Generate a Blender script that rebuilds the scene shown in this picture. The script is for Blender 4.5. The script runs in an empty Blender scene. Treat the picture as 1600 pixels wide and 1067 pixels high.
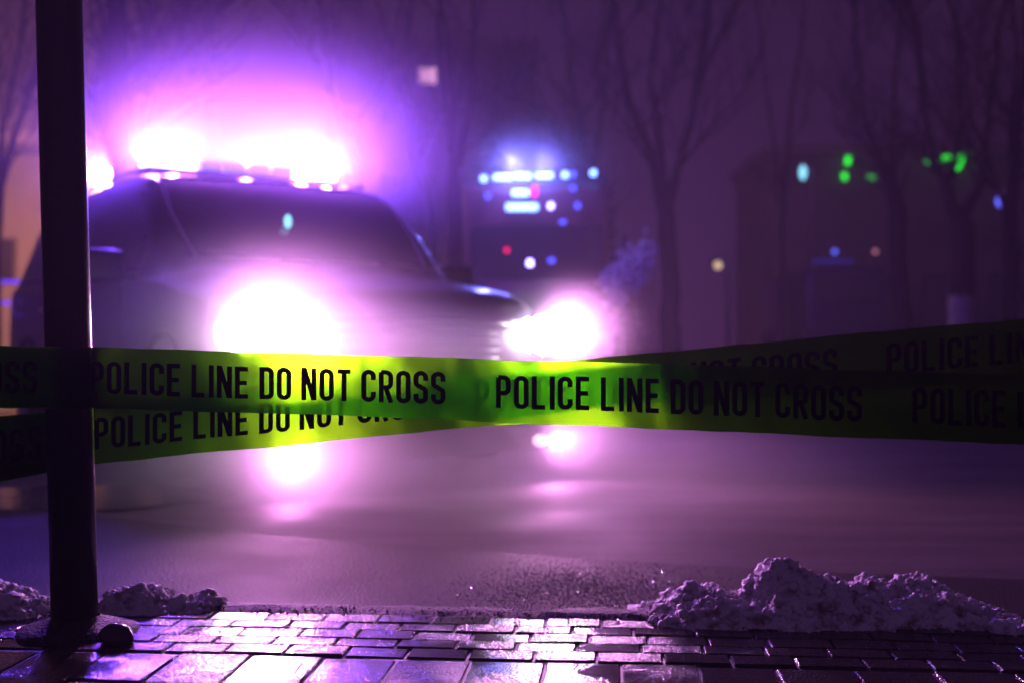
import bpy, bmesh, math, random
from mathutils import Vector, Matrix, noise
random.seed(7)
sc = bpy.context.scene
R = math.radians
F, HZ, CAMH = 1800.0, 545.0, 0.65          # focal length in photo pixels, horizon row, eye height

# ---------------------------------------------------------------- camera, world, exposure
cam = bpy.data.objects.new('camera', bpy.data.cameras.new('camera'))
sc.collection.objects.link(cam)
cam.location = (0, 0, CAMH)
cam.rotation_euler = (R(90) + math.atan((HZ - 533.5) / F), 0, 0)
cam.data.sensor_width = 36; cam.data.lens = 36 * F / 1600
cam.data.clip_start = 0.05; cam.data.clip_end = 500
cam.data.dof.use_dof = True; cam.data.dof.focus_distance = 2.5; cam.data.dof.aperture_fstop = 1.9
sc.camera = cam

w = bpy.data.worlds.new('World'); sc.world = w; w.use_nodes = True
nt = w.node_tree; bg = nt.nodes['Background']
tc = nt.nodes.new('ShaderNodeTexCoord'); sp = nt.nodes.new('ShaderNodeSeparateXYZ')
nt.links.new(tc.outputs['Generated'], sp.inputs[0])
cr = nt.nodes.new('ShaderNodeValToRGB')
cr.color_ramp.elements[0].position = 0.0; cr.color_ramp.elements[0].color = (0.036, 0.011, 0.050, 1)
cr.color_ramp.elements[1].position = 0.55; cr.color_ramp.elements[1].color = (0.007, 0.004, 0.013, 1)
nt.links.new(sp.outputs['Z'], cr.inputs[0])
mr = nt.nodes.new('ShaderNodeMapRange'); mr.inputs[1].default_value = .1; mr.inputs[2].default_value = -.9    # violet glow added behind the camera, lights the snow from the front
nt.links.new(sp.outputs['Y'], mr.inputs[0])
mxw = nt.nodes.new('ShaderNodeMix'); mxw.data_type = 'RGBA'; mxw.inputs[7].default_value = (.068, .030, .115, 1)
nt.links.new(mr.outputs[0], mxw.inputs[0]); nt.links.new(cr.outputs[0], mxw.inputs[6]); nt.links.new(mxw.outputs[2], bg.inputs['Color'])
bg.inputs['Strength'].default_value = 0.9       # night sky glowing with town light

sc.view_settings.view_transform = 'Standard'; sc.view_settings.look = 'None'
sc.view_settings.exposure = 0.0; sc.view_settings.gamma = 1
sc.render.engine = 'CYCLES'
cy = sc.cycles
cy.use_denoising = True; cy.max_bounces = 8; cy.volume_bounces = 1; cy.diffuse_bounces = 2
cy.glossy_bounces = 3; cy.transmission_bounces = 6; cy.transparent_max_bounces = 16
cy.sample_clamp_indirect = 6; cy.sample_clamp_direct = 0; cy.caustics_reflective = False; cy.caustics_refractive = False
cy.use_light_tree = True

# ---------------------------------------------------------------- helpers
def at(px, py, Y):
    return Vector(((px - 800) / F * Y, Y, CAMH - (py - HZ) / F * Y))
def gnd(px, py, z=0.0):
    Y = (CAMH - z) * F / (py - HZ)
    return Vector(((px - 800) / F * Y, Y, z))
def mat(name, col, rough=0.6, metal=0.0, emit=None, estr=0.0, spec=0.5, coat=0.0, alpha=None):
    m = bpy.data.materials.new(name); m.use_nodes = True
    b = m.node_tree.nodes['Principled BSDF']
    b.inputs['Base Color'].default_value = (*col, 1); b.inputs['Roughness'].default_value = rough
    b.inputs['Metallic'].default_value = metal; b.inputs['Specular IOR Level'].default_value = spec
    b.inputs['Coat Weight'].default_value = coat
    if emit: b.inputs['Emission Color'].default_value = (*emit, 1); b.inputs['Emission Strength'].default_value = estr
    return m
def nd(m, t, **kw):
    n = m.node_tree.nodes.new(t)
    for k, v in kw.items():
        if k in n.inputs: n.inputs[k].default_value = v
        else: setattr(n, k, v)
    return n
def ln(m, a, b): m.node_tree.links.new(a, b)
def bumpy(m, scale=40, dist=0.004, strength=0.6, detail=4, col2=None, cscale=3.0, rough2=None):
    """noise bump plus, when asked, a second colour and roughness in patches"""
    b = m.node_tree.nodes['Principled BSDF']
    g = nd(m, 'ShaderNodeTexCoord')
    n = nd(m, 'ShaderNodeTexNoise', Scale=scale, Detail=detail); ln(m, g.outputs['Object'], n.inputs['Vector'])
    bp = nd(m, 'ShaderNodeBump', Strength=strength, Distance=dist)
    ln(m, n.outputs['Fac'], bp.inputs['Height']); ln(m, bp.outputs[0], b.inputs['Normal'])
    n2 = nd(m, 'ShaderNodeTexNoise', Scale=cscale, Detail=6.0); ln(m, g.outputs['Object'], n2.inputs['Vector'])
    if col2:
        r = nd(m, 'ShaderNodeValToRGB'); r.color_ramp.elements[0].position = .48; r.color_ramp.elements[1].position = .66
        r.color_ramp.elements[0].color = b.inputs['Base Color'].default_value; r.color_ramp.elements[1].color = (*col2, 1)
        ln(m, n2.outputs['Fac'], r.inputs[0]); ln(m, r.outputs[0], b.inputs['Base Color'])
    if rough2 is not None:
        mr = nd(m, 'ShaderNodeMapRange'); mr.inputs[1].default_value = .35; mr.inputs[2].default_value = .65
        mr.inputs[3].default_value = b.inputs['Roughness'].default_value; mr.inputs[4].default_value = rough2
        ln(m, n2.outputs['Fac'], mr.inputs[0]); ln(m, mr.outputs[0], b.inputs['Roughness'])
    return m

def obj(name, bm, m, parent=None, smooth=False):
    me = bpy.data.meshes.new(name)
    bmesh.ops.recalc_face_normals(bm, faces=bm.faces[:])
    bm.to_mesh(me); bm.free()
    if smooth:
        for p in me.polygons: p.use_smooth = True
    for mm in (m if isinstance(m, (list, tuple)) else [m]): me.materials.append(mm)
    o = bpy.data.objects.new(name, me); sc.collection.objects.link(o)
    if parent: o.parent = parent
    return o
def tag(o, label=None, cat=None, group=None, kind=None):
    if label: o['label'] = label
    if cat: o['category'] = cat
    if group: o['group'] = group
    if kind: o['kind'] = kind
    return o
def thing(name, label, cat, loc=(0, 0, 0), rz=0, group=None):
    o = bpy.data.objects.new(name, None); sc.collection.objects.link(o); o.empty_display_size = .2
    o.location = loc; o.rotation_euler = (0, 0, rz)
    return tag(o, label, cat, group)
def box(bm, c, s, bev=0.0, rot=None, seg=2):
    r = bmesh.ops.create_cube(bm, size=1)
    vs = r['verts']
    bmesh.ops.scale(bm, vec=s, verts=vs)
    if bev:
        es = list({e for v in vs for e in v.link_edges})
        rr = bmesh.ops.bevel(bm, geom=es, offset=bev, segments=seg, affect='EDGES', profile=.6)
        vs = list({v for f in rr['faces'] for v in f.verts} | {v for v in vs if v.is_valid})
        # collect the whole island
        seen = set(vs); st = list(vs)
        while st:
            v = st.pop()
            for e in v.link_edges:
                o = e.other_vert(v)
                if o not in seen: seen.add(o); st.append(o)
        vs = list(seen)
    if rot is not None: bmesh.ops.rotate(bm, cent=(0, 0, 0), matrix=rot, verts=vs)
    bmesh.ops.translate(bm, vec=c, verts=vs)
    return vs
def tube(bm, pts, rad, n=8, cap=True):
    """a tapered tube through pts; rad is a number or one radius per point"""
    pts = [Vector(p) for p in pts]
    if not isinstance(rad, (list, tuple)): rad = [rad] * len(pts)
    rings = []
    up = Vector((0.13, 0.27, 0.95)).normalized()
    for i, p in enumerate(pts):
        d = (pts[min(i + 1, len(pts) - 1)] - pts[max(i - 1, 0)])
        if d.length < 1e-9: d = Vector((0, 0, 1))
        d.normalize()
        a = d.cross(up)
        if a.length < .05: a = d.cross(Vector((1, 0, 0)))
        a.normalize(); b = d.cross(a)
        rings.append([bm.verts.new(p + rad[i] * (math.cos(t) * a + math.sin(t) * b)) for t in [2 * math.pi * k / n for k in range(n)]])
    for r0, r1 in zip(rings, rings[1:]):
        for k in range(n): bm.faces.new((r0[k], r0[(k + 1) % n], r1[(k + 1) % n], r1[k]))
    if cap:
        bm.faces.new(rings[0][::-1]); bm.faces.new(rings[-1])
def ball(bm, c, r, sc3=(1, 1, 1), u=16, v=10):
    q = bmesh.ops.create_uvsphere(bm, u_segments=u, v_segments=v, radius=r)
    bmesh.ops.scale(bm, vec=sc3, verts=q['verts']); bmesh.ops.translate(bm, vec=c, verts=q['verts'])
def disc(bm, c, r, d, axis='X', n=28, r2=None):
    rot = {'X': Matrix.Rotation(R(90), 3, 'Y'), 'Y': Matrix.Rotation(R(90), 3, 'X'), 'Z': Matrix.Identity(3)}[axis]
    q = bmesh.ops.create_cone(bm, cap_ends=True, segments=n, radius1=r, radius2=r if r2 is None else r2, depth=d)
    bmesh.ops.rotate(bm, cent=(0, 0, 0), matrix=rot, verts=q['verts']); bmesh.ops.translate(bm, vec=c, verts=q['verts'])
def lamp(name, kind, loc, col, power, parent=None, radius=.05, aim=None, angle=120, blend=1.0):
    l = bpy.data.lights.new(name, kind); l.color = col; l.energy = power; l.shadow_soft_size = radius
    o = bpy.data.objects.new(name, l); sc.collection.objects.link(o); o.location = loc
    if kind == 'SPOT': l.spot_size = R(angle); l.spot_blend = blend
    if aim is not None: o.rotation_euler = Vector(aim).to_track_quat('-Z', 'Y').to_euler()
    if parent: o.parent = parent
    return o
def BM(): return bmesh.new()

# ---------------------------------------------------------------- materials
M = {}
M['snow'] = bumpy(mat('dirty_snow', (.80, .80, .83), .6), 150, .004, .7, 6, (.30, .25, .23), 30)
M['bark'] = bumpy(mat('bark', (.012, .010, .010), .95, spec=.15), 30, .02, .8)
M['white_bark'] = bumpy(mat('whitewashed_bark', (.15, .15, .16), .9), 30, .02, .6, 4, (.10, .10, .10), 8)
M['needle'] = bumpy(mat('needles', (.018, .035, .022), .9), 30, .02, .6)
M['paint'] = mat('dark_car_paint', (.04, .03, .07), .34, .2, coat=.3)
M['black'] = mat('black_plastic', (.012, .012, .013), .45)
M['rubber'] = mat('rubber', (.014, .014, .014), .8)
M['chrome'] = mat('chrome', (.75, .75, .78), .12, 1.0)
M['alloy'] = mat('alloy', (.45, .45, .47), .3, 1.0)
M['glass'] = mat('dark_glass', (.012, .010, .020), .04, 0, spec=.9)
M['seat'] = mat('seat_fabric', (.03, .03, .035), .9)
M['pole'] = bumpy(mat('painted_steel', (.025, .026, .030), .32, .3), 60, .002, .5)
M['metal'] = mat('galvanised', (.25, .26, .28), .4, .8)
M['letter'] = mat('black_ink', (.004, .004, .004), .6, spec=.2)
M['concrete'] = bumpy(mat('concrete', (.16, .15, .15), .8), 12, .02, .4, 4, (.10, .095, .10), 2)
M['facade'] = bumpy(mat('dark_render', (.10, .09, .10), .9), 4, .02, .3, 4, (.07, .06, .07), .6)
M['truckred'] = mat('fire_engine_red', (.05, .004, .008), .4, coat=.3)
M['truckwhite'] = mat('white_panel', (.5, .5, .5), .4)
def glow(n, c, s): return mat(n, c, .5, emit=c, estr=s)
M['fog_glass'] = glow('fog_lamp_glass', (1, .7, 1), 1.2)
M['hl'] = glow('headlight_glass', (1, .86, 1), 60)
M['blue'] = glow('blue_beacon', (.30, .25, 1), 14)
M['mag'] = glow('magenta_beacon', (1, .35, .85), 14)
M['white_led'] = glow('white_blue_led', (.14, .28, 1), 8)
M['blue_dim'] = glow('dim_blue_led', (.10, .13, 1), 1.6)
M['red_led'] = glow('red_led', (1, .0, .08), 2.2)
M['green'] = glow('green_neon', (.02, 1, .04), 1.5)
M['green_dim'] = glow('dim_green_neon', (.03, .6, .08), .7)
M['teal'] = glow('teal_signal', (.25, .75, 1), 1.6)
M['orange'] = glow('sodium_lamp', (1, .42, .12), 40)
M['orange_dim'] = glow('far_sodium_lamp', (1, .35, .10), 3)
M['warm'] = glow('warm_bulb', (1, .72, .38), .8)
M['pink'] = glow('pink_lamp', (1, .35, .45), .45)
M['window_lit'] = glow('lit_window', (.9, .42, .62), 1.3)
M['violet_emit'] = glow('violet_glow', (.18, .06, 1), .9)

# tape film: thin coloured plastic that lets light through
m = bpy.data.materials.new('tape_film'); m.use_nodes = True; M['tape'] = m
for n in list(m.node_tree.nodes): m.node_tree.nodes.remove(n)
out = nd(m, 'ShaderNodeOutputMaterial')
tr = nd(m, 'ShaderNodeBsdfTransparent'); tr.inputs[0].default_value = (.22, .80, .012, 1)
tl = nd(m, 'ShaderNodeBsdfRefraction', distribution='BECKMANN', Roughness=.46, IOR=1.35); tl.inputs[0].default_value = (.060, .27, .0015, 1)
df = nd(m, 'ShaderNodeBsdfDiffuse'); df.inputs[0].default_value = (.03, .06, .002, 1)
gl = nd(m, 'ShaderNodeBsdfGlossy', Roughness=.35); gl.inputs[0].default_value = (.5, .5, .5, 1)
m1 = nd(m, 'ShaderNodeMixShader'); m1.inputs[0].default_value = .86
m2 = nd(m, 'ShaderNodeMixShader'); m2.inputs[0].default_value = .06
m3 = nd(m, 'ShaderNodeMixShader'); m3.inputs[0].default_value = .006
ln(m, tr.outputs[0], m1.inputs[1]); ln(m, tl.outputs[0], m1.inputs[2])
ln(m, m1.outputs[0], m2.inputs[1]); ln(m, df.outputs[0], m2.inputs[2])
ln(m, m2.outputs[0], m3.inputs[1]); ln(m, gl.outputs[0], m3.inputs[2])
ln(m, m3.outputs[0], out.inputs['Surface'])

# wet asphalt: coarse stones where it is not under the film of water
m = mat('wet_asphalt', (.055, .052, .055), .25, spec=.3); M['road'] = m
b = m.node_tree.nodes['Principled BSDF']
g = nd(m, 'ShaderNodeTexCoord')
vo = nd(m, 'ShaderNodeTexVoronoi', Scale=105.0); ln(m, g.outputs['Object'], vo.inputs['Vector'])
nn = nd(m, 'ShaderNodeTexNoise', Scale=90.0, Detail=3.0); ln(m, g.outputs['Object'], nn.inputs['Vector'])
big = nd(m, 'ShaderNodeTexNoise', Scale=.9, Detail=5.0, Roughness=.45); ln(m, g.outputs['Object'], big.inputs['Vector'])
ms = nd(m, 'ShaderNodeMapping'); ms.inputs['Location'].default_value = (.3, -2.95, 0)
ms.vector_type = 'POINT'; ln(m, g.outputs['Object'], ms.inputs['Vector'])
ms.inputs['Location'].default_value = (-.19, -3.3, 0)
sxy = nd(m, 'ShaderNodeMapping'); sxy.inputs['Scale'].default_value = (1.9, 2.1, 1); ln(m, ms.outputs[0], sxy.inputs['Vector'])
ln_ = nd(m, 'ShaderNodeVectorMath', operation='LENGTH'); ln(m, sxy.outputs[0], ln_.inputs[0])
mk = nd(m, 'ShaderNodeMapRange'); mk.inputs[1].default_value = 1.1; mk.inputs[2].default_value = .35; mk.inputs[3].default_value = 0; mk.inputs[4].default_value = 1
wob = nd(m, 'ShaderNodeTexNoise', Scale=9.0, Detail=6.0); ln(m, g.outputs['Object'], wob.inputs['Vector'])
wa = nd(m, 'ShaderNodeMath', operation='MULTIPLY_ADD'); ln(m, wob.outputs['Fac'], wa.inputs[0]); wa.inputs[1].default_value = 1.4; wa.inputs[2].default_value = -.7
wb = nd(m, 'ShaderNodeMath', operation='ADD'); ln(m, wa.outputs[0], wb.inputs[0]); ln(m, ln_.outputs['Value'], wb.inputs[1]); ln(m, wb.outputs[0], mk.inputs[0])
mk2 = nd(m, 'ShaderNodeMapRange'); mk2.inputs[1].default_value = .52; mk2.inputs[2].default_value = .66; mk2.inputs[3].default_value = 0.0; mk2.inputs[4].default_value = .12
ln(m, big.outputs['Fac'], mk2.inputs[0])
mx = nd(m, 'ShaderNodeMath', operation='MAXIMUM'); ln(m, mk.outputs[0], mx.inputs[0]); ln(m, mk2.outputs[0], mx.inputs[1])
st = nd(m, 'ShaderNodeMath', operation='MULTIPLY_ADD'); ln(m, mx.outputs[0], st.inputs[0]); st.inputs[1].default_value = .5; st.inputs[2].default_value = .05
bp = nd(m, 'ShaderNodeBump', Distance=.016); ln(m, vo.outputs['Distance'], bp.inputs['Height']); ln(m, st.outputs[0], bp.inputs['Strength'])
ln(m, bp.outputs[0], b.inputs['Normal'])
rr = nd(m, 'ShaderNodeMapRange'); rr.inputs[3].default_value = .66; rr.inputs[4].default_value = .82
rr.inputs[1].default_value = .4; rr.inputs[2].default_value = .6
ln(m, big.outputs['Fac'], rr.inputs[0])
rx = nd(m, 'ShaderNodeMix'); rx.inputs[3].default_value = .5; ln(m, mk.outputs[0], rx.inputs[0]); ln(m, rr.outputs[0], rx.inputs[2]); ln(m, rx.outputs[0], b.inputs['Roughness'])
sx = nd(m, 'ShaderNodeMix'); sx.inputs[2].default_value = .10; sx.inputs[3].default_value = .3; ln(m, mk.outputs[0], sx.inputs[0]); ln(m, sx.outputs[0], b.inputs['Specular IOR Level'])
cr = nd(m, 'ShaderNodeValToRGB'); cr.color_ramp.elements[0].color = (.036, .031, .034, 1); cr.color_ramp.elements[1].color = (.066, .056, .060, 1)
ln(m, nn.outputs['Fac'], cr.inputs[0])
stm = nd(m, 'ShaderNodeMapping'); stm.inputs['Scale'].default_value = (.5, 3.2, 1); stm.inputs['Rotation'].default_value = (0, 0, .25); ln(m, g.outputs['Object'], stm.inputs['Vector'])
sn = nd(m, 'ShaderNodeTexNoise', Scale=1.6, Detail=7.0, Roughness=.6); ln(m, stm.outputs[0], sn.inputs['Vector'])
sm = nd(m, 'ShaderNodeMapRange'); sm.inputs[1].default_value = .35; sm.inputs[2].default_value = .68; sm.inputs[3].default_value = .72; sm.inputs[4].default_value = 1.3; ln(m, sn.outputs['Fac'], sm.inputs[0])
vm = nd(m, 'ShaderNodeVectorMath', operation='SCALE'); ln(m, cr.outputs[0], vm.inputs[0]); ln(m, sm.outputs[0], vm.inputs['Scale']); ln(m, vm.outputs[0], b.inputs['Base Color'])

# wet paving
def paver_mat(name, c, c2):
    m = mat(name, c, .22, spec=.22)
    b = m.node_tree.nodes['Principled BSDF']
    g = nd(m, 'ShaderNodeTexCoord')
    n1 = nd(m, 'ShaderNodeTexNoise', Scale=170.0, Detail=3.0); ln(m, g.outputs['Object'], n1.inputs['Vector'])
    n2 = nd(m, 'ShaderNodeTexNoise', Scale=7.0, Detail=5.0); ln(m, g.outputs['Object'], n2.inputs['Vector'])
    n3 = nd(m, 'ShaderNodeTexVoronoi', Scale=190.0); ln(m, g.outputs['Object'], n3.inputs['Vector'])
    geo = nd(m, 'ShaderNodeNewGeometry')
    a = nd(m, 'ShaderNodeMath', operation='ADD'); ln(m, n1.outputs['Fac'], a.inputs[0]); ln(m, n3.outputs['Distance'], a.inputs[1])
    s = nd(m, 'ShaderNodeMapRange'); s.inputs[1].default_value = .3; s.inputs[2].default_value = .7; s.inputs[3].default_value = .12; s.inputs[4].default_value = .8
    r2 = nd(m, 'ShaderNodeMath', operation='MULTIPLY_ADD'); ln(m, geo.outputs['Random Per Island'], r2.inputs[0]); r2.inputs[1].default_value = .45; r2.inputs[2].default_value = -.2
    ad = nd(m, 'ShaderNodeMath', operation='ADD'); ln(m, n2.outputs['Fac'], ad.inputs[0]); ln(m, r2.outputs[0], ad.inputs[1])
    ln(m, ad.outputs[0], s.inputs[0])
    bp = nd(m, 'ShaderNodeBump', Distance=.002); ln(m, a.outputs[0], bp.inputs['Height']); ln(m, s.outputs[0], bp.inputs['Strength'])
    ln(m, bp.outputs[0], b.inputs['Normal'])
    q = nd(m, 'ShaderNodeMapRange'); q.inputs[1].default_value = .3; q.inputs[2].default_value = .7; q.inputs[3].default_value = .09; q.inputs[4].default_value = .24
    ln(m, ad.outputs[0], q.inputs[0]); ln(m, q.outputs[0], b.inputs['Roughness'])
    mi = nd(m, 'ShaderNodeValToRGB'); mi.color_ramp.elements[0].color = (*c, 1); mi.color_ramp.elements[1].color = (*c2, 1)
    ln(m, geo.outputs['Random Per Island'], mi.inputs[0]); ln(m, mi.outputs[0], b.inputs['Base Color'])
    return m
M['paver'] = paver_mat('wet_paver', (.022, .018, .019), (.045, .038, .038))
M['grit'] = bumpy(mat('wet_grit', (.045, .04, .042), .38, spec=.3), 200, .008, 1.0, 4)

# ---------------------------------------------------------------- haze
bm = BM(); box(bm, (0, 45, 21.5), (180, 150, 46))
hz = obj('haze', bm, [], None); tag(hz, 'thin night mist hanging over the whole street', None, kind='stuff')
hm = bpy.data.materials.new('mist'); hm.use_nodes = True
for n in list(hm.node_tree.nodes): hm.node_tree.nodes.remove(n)
o_ = nd(hm, 'ShaderNodeOutputMaterial'); pv = nd(hm, 'ShaderNodeVolumePrincipled')
pv.inputs['Color'].default_value = (.86, .82, .90, 1); pv.inputs['Density'].default_value = .0035
pv.inputs['Anisotropy'].default_value = .45
ln(hm, pv.outputs[0], o_.inputs['Volume'])
hz.data.materials.append(hm)

# ---------------------------------------------------------------- ground
ROADZ = -.05
PR = R(-5.0)                                   # paving runs slightly across the view
C5, S5 = math.cos(PR), math.sin(PR)
P0 = Vector((-.23, 2.43, 0))                   # a point of the long joint
def pav(u, v, z=0):                            # u along the joint, v away from the camera
    return Vector((P0.x + u * C5 - v * S5, P0.y + u * S5 + v * C5, z))
EDGE = .40
# road as one sheet to the horizon
bm = BM()
nx, ny = 60, 90
ys = [2.0 + .05 * j + 0.012 * j * j * (1 if j < 60 else 1.3) for j in range(ny)]
vv = [[bm.verts.new((x * (10 + y * 1.0) / 10, y, ROADZ + .012 * noise.noise(Vector((x * .3, y * .5, 1))) * (y < 12))) for x in [(-1 + 2 * i / nx) * 9 for i in range(nx + 1)]] for y in ys]
for a, b_ in zip(vv, vv[1:]):
    for i in range(nx): bm.faces.new((a[i], a[i + 1], b_[i + 1], b_[i]))
tag(obj('road', bm, M['road'], smooth=True), kind='structure')
bm = BM()
q = [bm.verts.new(p) for p in ((-86, -26, ROADZ - .02), (90, -26, ROADZ - .02), (90, 118, ROADZ - .02), (-86, 118, ROADZ - .02))]
bm.faces.new(q)
M['earth'] = bumpy(mat('frozen_earth', (.05, .045, .045), .8), 6, .05, .6, 6, (.25, .25, .27), .5)
tag(obj('ground', bm, M['earth']), kind='structure')
# darker asphalt sheet along the kerb
bm = BM()
edge = [(-4.2, 5.9), (-1.72, 4.75), (-.9, 4.25), (.21, 3.78), (.9, 3.55), (2.2, 3.3), (4.2, 3.1)]
ea = []
for (xa, ya), (xb, yb) in zip(edge, edge[1:]):
    for k in range(24):
        x = xa + (xb - xa) * k / 24; y = ya + (yb - ya) * k / 24 + .025 * noise.noise(Vector((x * 3, 0, 7))) + .012 * noise.noise(Vector((x * 14, 0, 7))); ea.append((x, y))
rows = []
for x, y in ea:
    lo = 2.6
    rows.append([bm.verts.new((x, lo + (y - lo) * t, ROADZ + .016)) for t in (0, .5, 1)])
for a, b_ in zip(rows, rows[1:]):
    for k in range(2): bm.faces.new((a[k], b_[k], b_[k + 1], a[k + 1]))
M['dark_asphalt'] = bumpy(mat('dark_wet_asphalt', (.016, .013, .014), .62, spec=.09), 110, .008, .6, 4, (.026, .021, .023), 1.5, .74)
tag(obj('gutter', bm, M['dark_asphalt']), kind='structure')
# pavement bed and pavers
bm = BM()
q = [bm.verts.new(pav(u, v, z)) for (u, v) in ((-7, EDGE), (7, EDGE), (7, -5), (-7, -5)) for z in (-.0045, -.06)]
bm.faces.new((q[0], q[2], q[4], q[6])); bm.faces.new((q[0], q[1], q[3], q[2]))
tag(obj('pavement_bed', bm, M['grit']), kind='structure')
bm = BM()
rnd = random.Random(3)
def paver(u0, u1, v0, v1):
    g = .003; dz = rnd.uniform(-.0018, .0018); tx, ty = rnd.uniform(-.012, .012), rnd.uniform(-.012, .012)
    be = .0028; cu, cv = (u0 + u1) / 2, (v0 + v1) / 2
    def P(u, v, z): return bm.verts.new(pav(u, v, z + dz + tx * (u - cu) + ty * (v - cv)))
    lo = [P(u, v, -.03) for u, v in ((u0 + g, v0 + g), (u1 - g, v0 + g), (u1 - g, v1 - g), (u0 + g, v1 - g))]
    md = [P(u, v, -be) for u, v in ((u0 + g, v0 + g), (u1 - g, v0 + g), (u1 - g, v1 - g), (u0 + g, v1 - g))]
    hi = [P(u, v, 0) for u, v in ((u0 + g + be, v0 + g + be), (u1 - g - be, v0 + g + be), (u1 - g - be, v1 - g - be), (u0 + g + be, v1 - g - be))]
    for k in range(4):
        bm.faces.new((lo[k], lo[(k + 1) % 4], md[(k + 1) % 4], md[k])); bm.faces.new((md[k], md[(k + 1) % 4], hi[(k + 1) % 4], hi[k]))
    bm.faces.new(hi)
v = .008
row = 0
while v < EDGE - .03:
    d = [.076, .070, .080, .072, .078, .074][row % 6]
    u = -3.2 + (.068 if row % 2 else 0) + rnd.uniform(-.01, .01)
    while u < 3.2:
        L = rnd.choice([.132, .132, .132, .140]); paver(u, u + L, v, v + d); u += L
    v += d; row += 1
v = -.008
while v > -2.6:
    u = -3.4 + rnd.uniform(0, .15)
    while u < 3.4:
        paver(u, u + .156, v - .21, v); u += .156
    v -= .21
tag(obj('pavement', bm, M['paver']), kind='structure')
# gritty wet margin where pavement meets road
bm = BM()
for i in range(281):
    u = -4.2 + 8.4 * i / 280
    for j, v in enumerate([EDGE - .02, EDGE + .03, EDGE + .08, EDGE + .16, EDGE + .30]):
        z = [-.008, .004, .0, -.02, -.062][j] + .010 * noise.noise(Vector((u * 6, v * 12, 2))) + .004 * noise.noise(Vector((u * 40, v * 60, 2)))
        bm.verts.new(pav(u, v + .015 * noise.noise(Vector((u * 4, j, 0))), z))
bm.verts.ensure_lookup_table()
for i in range(280):
    for j in range(4): bm.faces.new([bm.verts[k] for k in (i * 5 + j, i * 5 + 5 + j, i * 5 + 6 + j, i * 5 + 1 + j)])
M['margin'] = bumpy(mat('gritty_margin', (.028, .025, .027), .62, spec=.15), 120, .014, 1.0, 6, (.05, .045, .05), 30)
tag(obj('kerb', bm, M['margin'], smooth=True), kind='structure')
# snowy verge rising beyond the road
bm = BM()
nx, ny = 90, 26
for j in range(ny + 1):
    for i in range(nx + 1):
        x = -45 + 90 * i / nx; y = 12.5 + 60 * (j / ny) ** 1.6
        s = min(1, max(0, (y - 12.8) / 3.2)); s = s * s * (3 - 2 * s)
        z = ROADZ - .04 + .62 * s + .18 * s * noise.noise(Vector((x * .35, y * .35, 4))) + .05 * noise.noise(Vector((x * 1.4, y * 1.4, 1)))
        bm.verts.new((x, y, z))
bm.verts.ensure_lookup_table()
for j in range(ny):
    for i in range(nx):
        a = j * (nx + 1) + i; bm.faces.new([bm.verts[k] for k in (a, a + 1, a + nx + 2, a + nx + 1)])
M['verge'] = bumpy(mat('patchy_snow', (.30, .30, .32), .7), 8, .05, .8, 6, (.06, .055, .05), .6)
tag(obj('verge', bm, M['verge'], smooth=True), kind='structure')

# ---------------------------------------------------------------- snow piles
_b = BM(); bmesh.ops.create_icosphere(_b, subdivisions=1, radius=1)
ICO = ([v.co.copy() for v in _b.verts], [[v.index for v in f.verts] for f in _b.faces]); _b.free()
_b = BM(); bmesh.ops.create_icosphere(_b, subdivisions=3, radius=1)
ICO3 = ([v.co.copy() for v in _b.verts], [[v.index for v in f.verts] for f in _b.faces]); _b.free()
def heap(name, label, cx, cy, rx, ry, prof, seed, n=150, my=60, amp=.05):
    bm = BM()
    for j in range(my + 1):
        for i in range(n + 1):
            u = -1 + 2 * i / n; v = -1 + 2 * j / my
            x = cx + rx * u; y = cy + ry * v
            k = (u + 1) / 2 * (len(prof) - 1); a = int(min(k, len(prof) - 2)); t = k - a; t = t * t * (3 - 2 * t)
            h = prof[a] * (1 - t) + prof[a + 1] * t
            e = max(0, 1 - abs(v) ** 2.2) * min(1, (1 - abs(u)) * 9)
            f = noise.fractal(Vector((x * 9, y * 9, seed)), 1.0, 2.1, 5)
            rdg = 1 - abs(noise.noise(Vector((x * 14, y * 14, seed + 5)))) * 2
            z = h * e * (.90 + .34 * f) + amp * e * .16 * rdg + .008 * noise.fractal(Vector((x * 45, y * 45, seed)), 1, 2, 3) * min(1, e * 3)
            lump = .02 * noise.noise(Vector((x * 18, y * 18, seed + 9))) * e
            bm.verts.new((x + lump, y + lump, max(z, -.03) - .02 + (0 if e > 0 else -.03)))
    bm.verts.ensure_lookup_table()
    for j in range(my):
        for i in range(n):
            a = j * (n + 1) + i; bm.faces.new([bm.verts[k] for k in (a, a + 1, a + n + 2, a + n + 1)])
    rs = random.Random(int(seed * 10)); nb = len(bm.verts)
    spots = [bm.verts[rs.randrange(nb)].co.copy() for q in range(int(2600 * rx / .5))]
    for vtx in spots:
        if vtx.z < -.012: continue
        rad = rs.uniform(.002, .006) if rs.random() < .85 else rs.uniform(.006, .014)
        nw = [bm.verts.new(w_ * rad * (1 + rs.uniform(-.25, .25)) + vtx) for w_ in ICO[0]]
        for f_ in ICO[1]: bm.faces.new([nw[z_] for z_ in f_])
    for vtx in [v_ for v_ in spots if v_.z > .0][:int(26 * rx / .5)]:
        rad = rs.uniform(.012, .030); sq = rs.uniform(.55, .9); of = Vector((rs.random() * 9, 0, 0))
        nw = [bm.verts.new(Vector((w_.x, w_.y, w_.z * sq)) * rad * (1 + .42 * noise.noise(w_ * 1.6 + of) + .12 * noise.noise(w_ * 5 + of)) + vtx) for w_ in ICO3[0]]
        for f_ in ICO3[1]: bm.faces.new([nw[z_] for z_ in f_])
    o = obj(name, bm, M['snow'], smooth=True); tag(o, label, 'snow pile', 'dirty snow piles along the pavement edge'); return o
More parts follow.
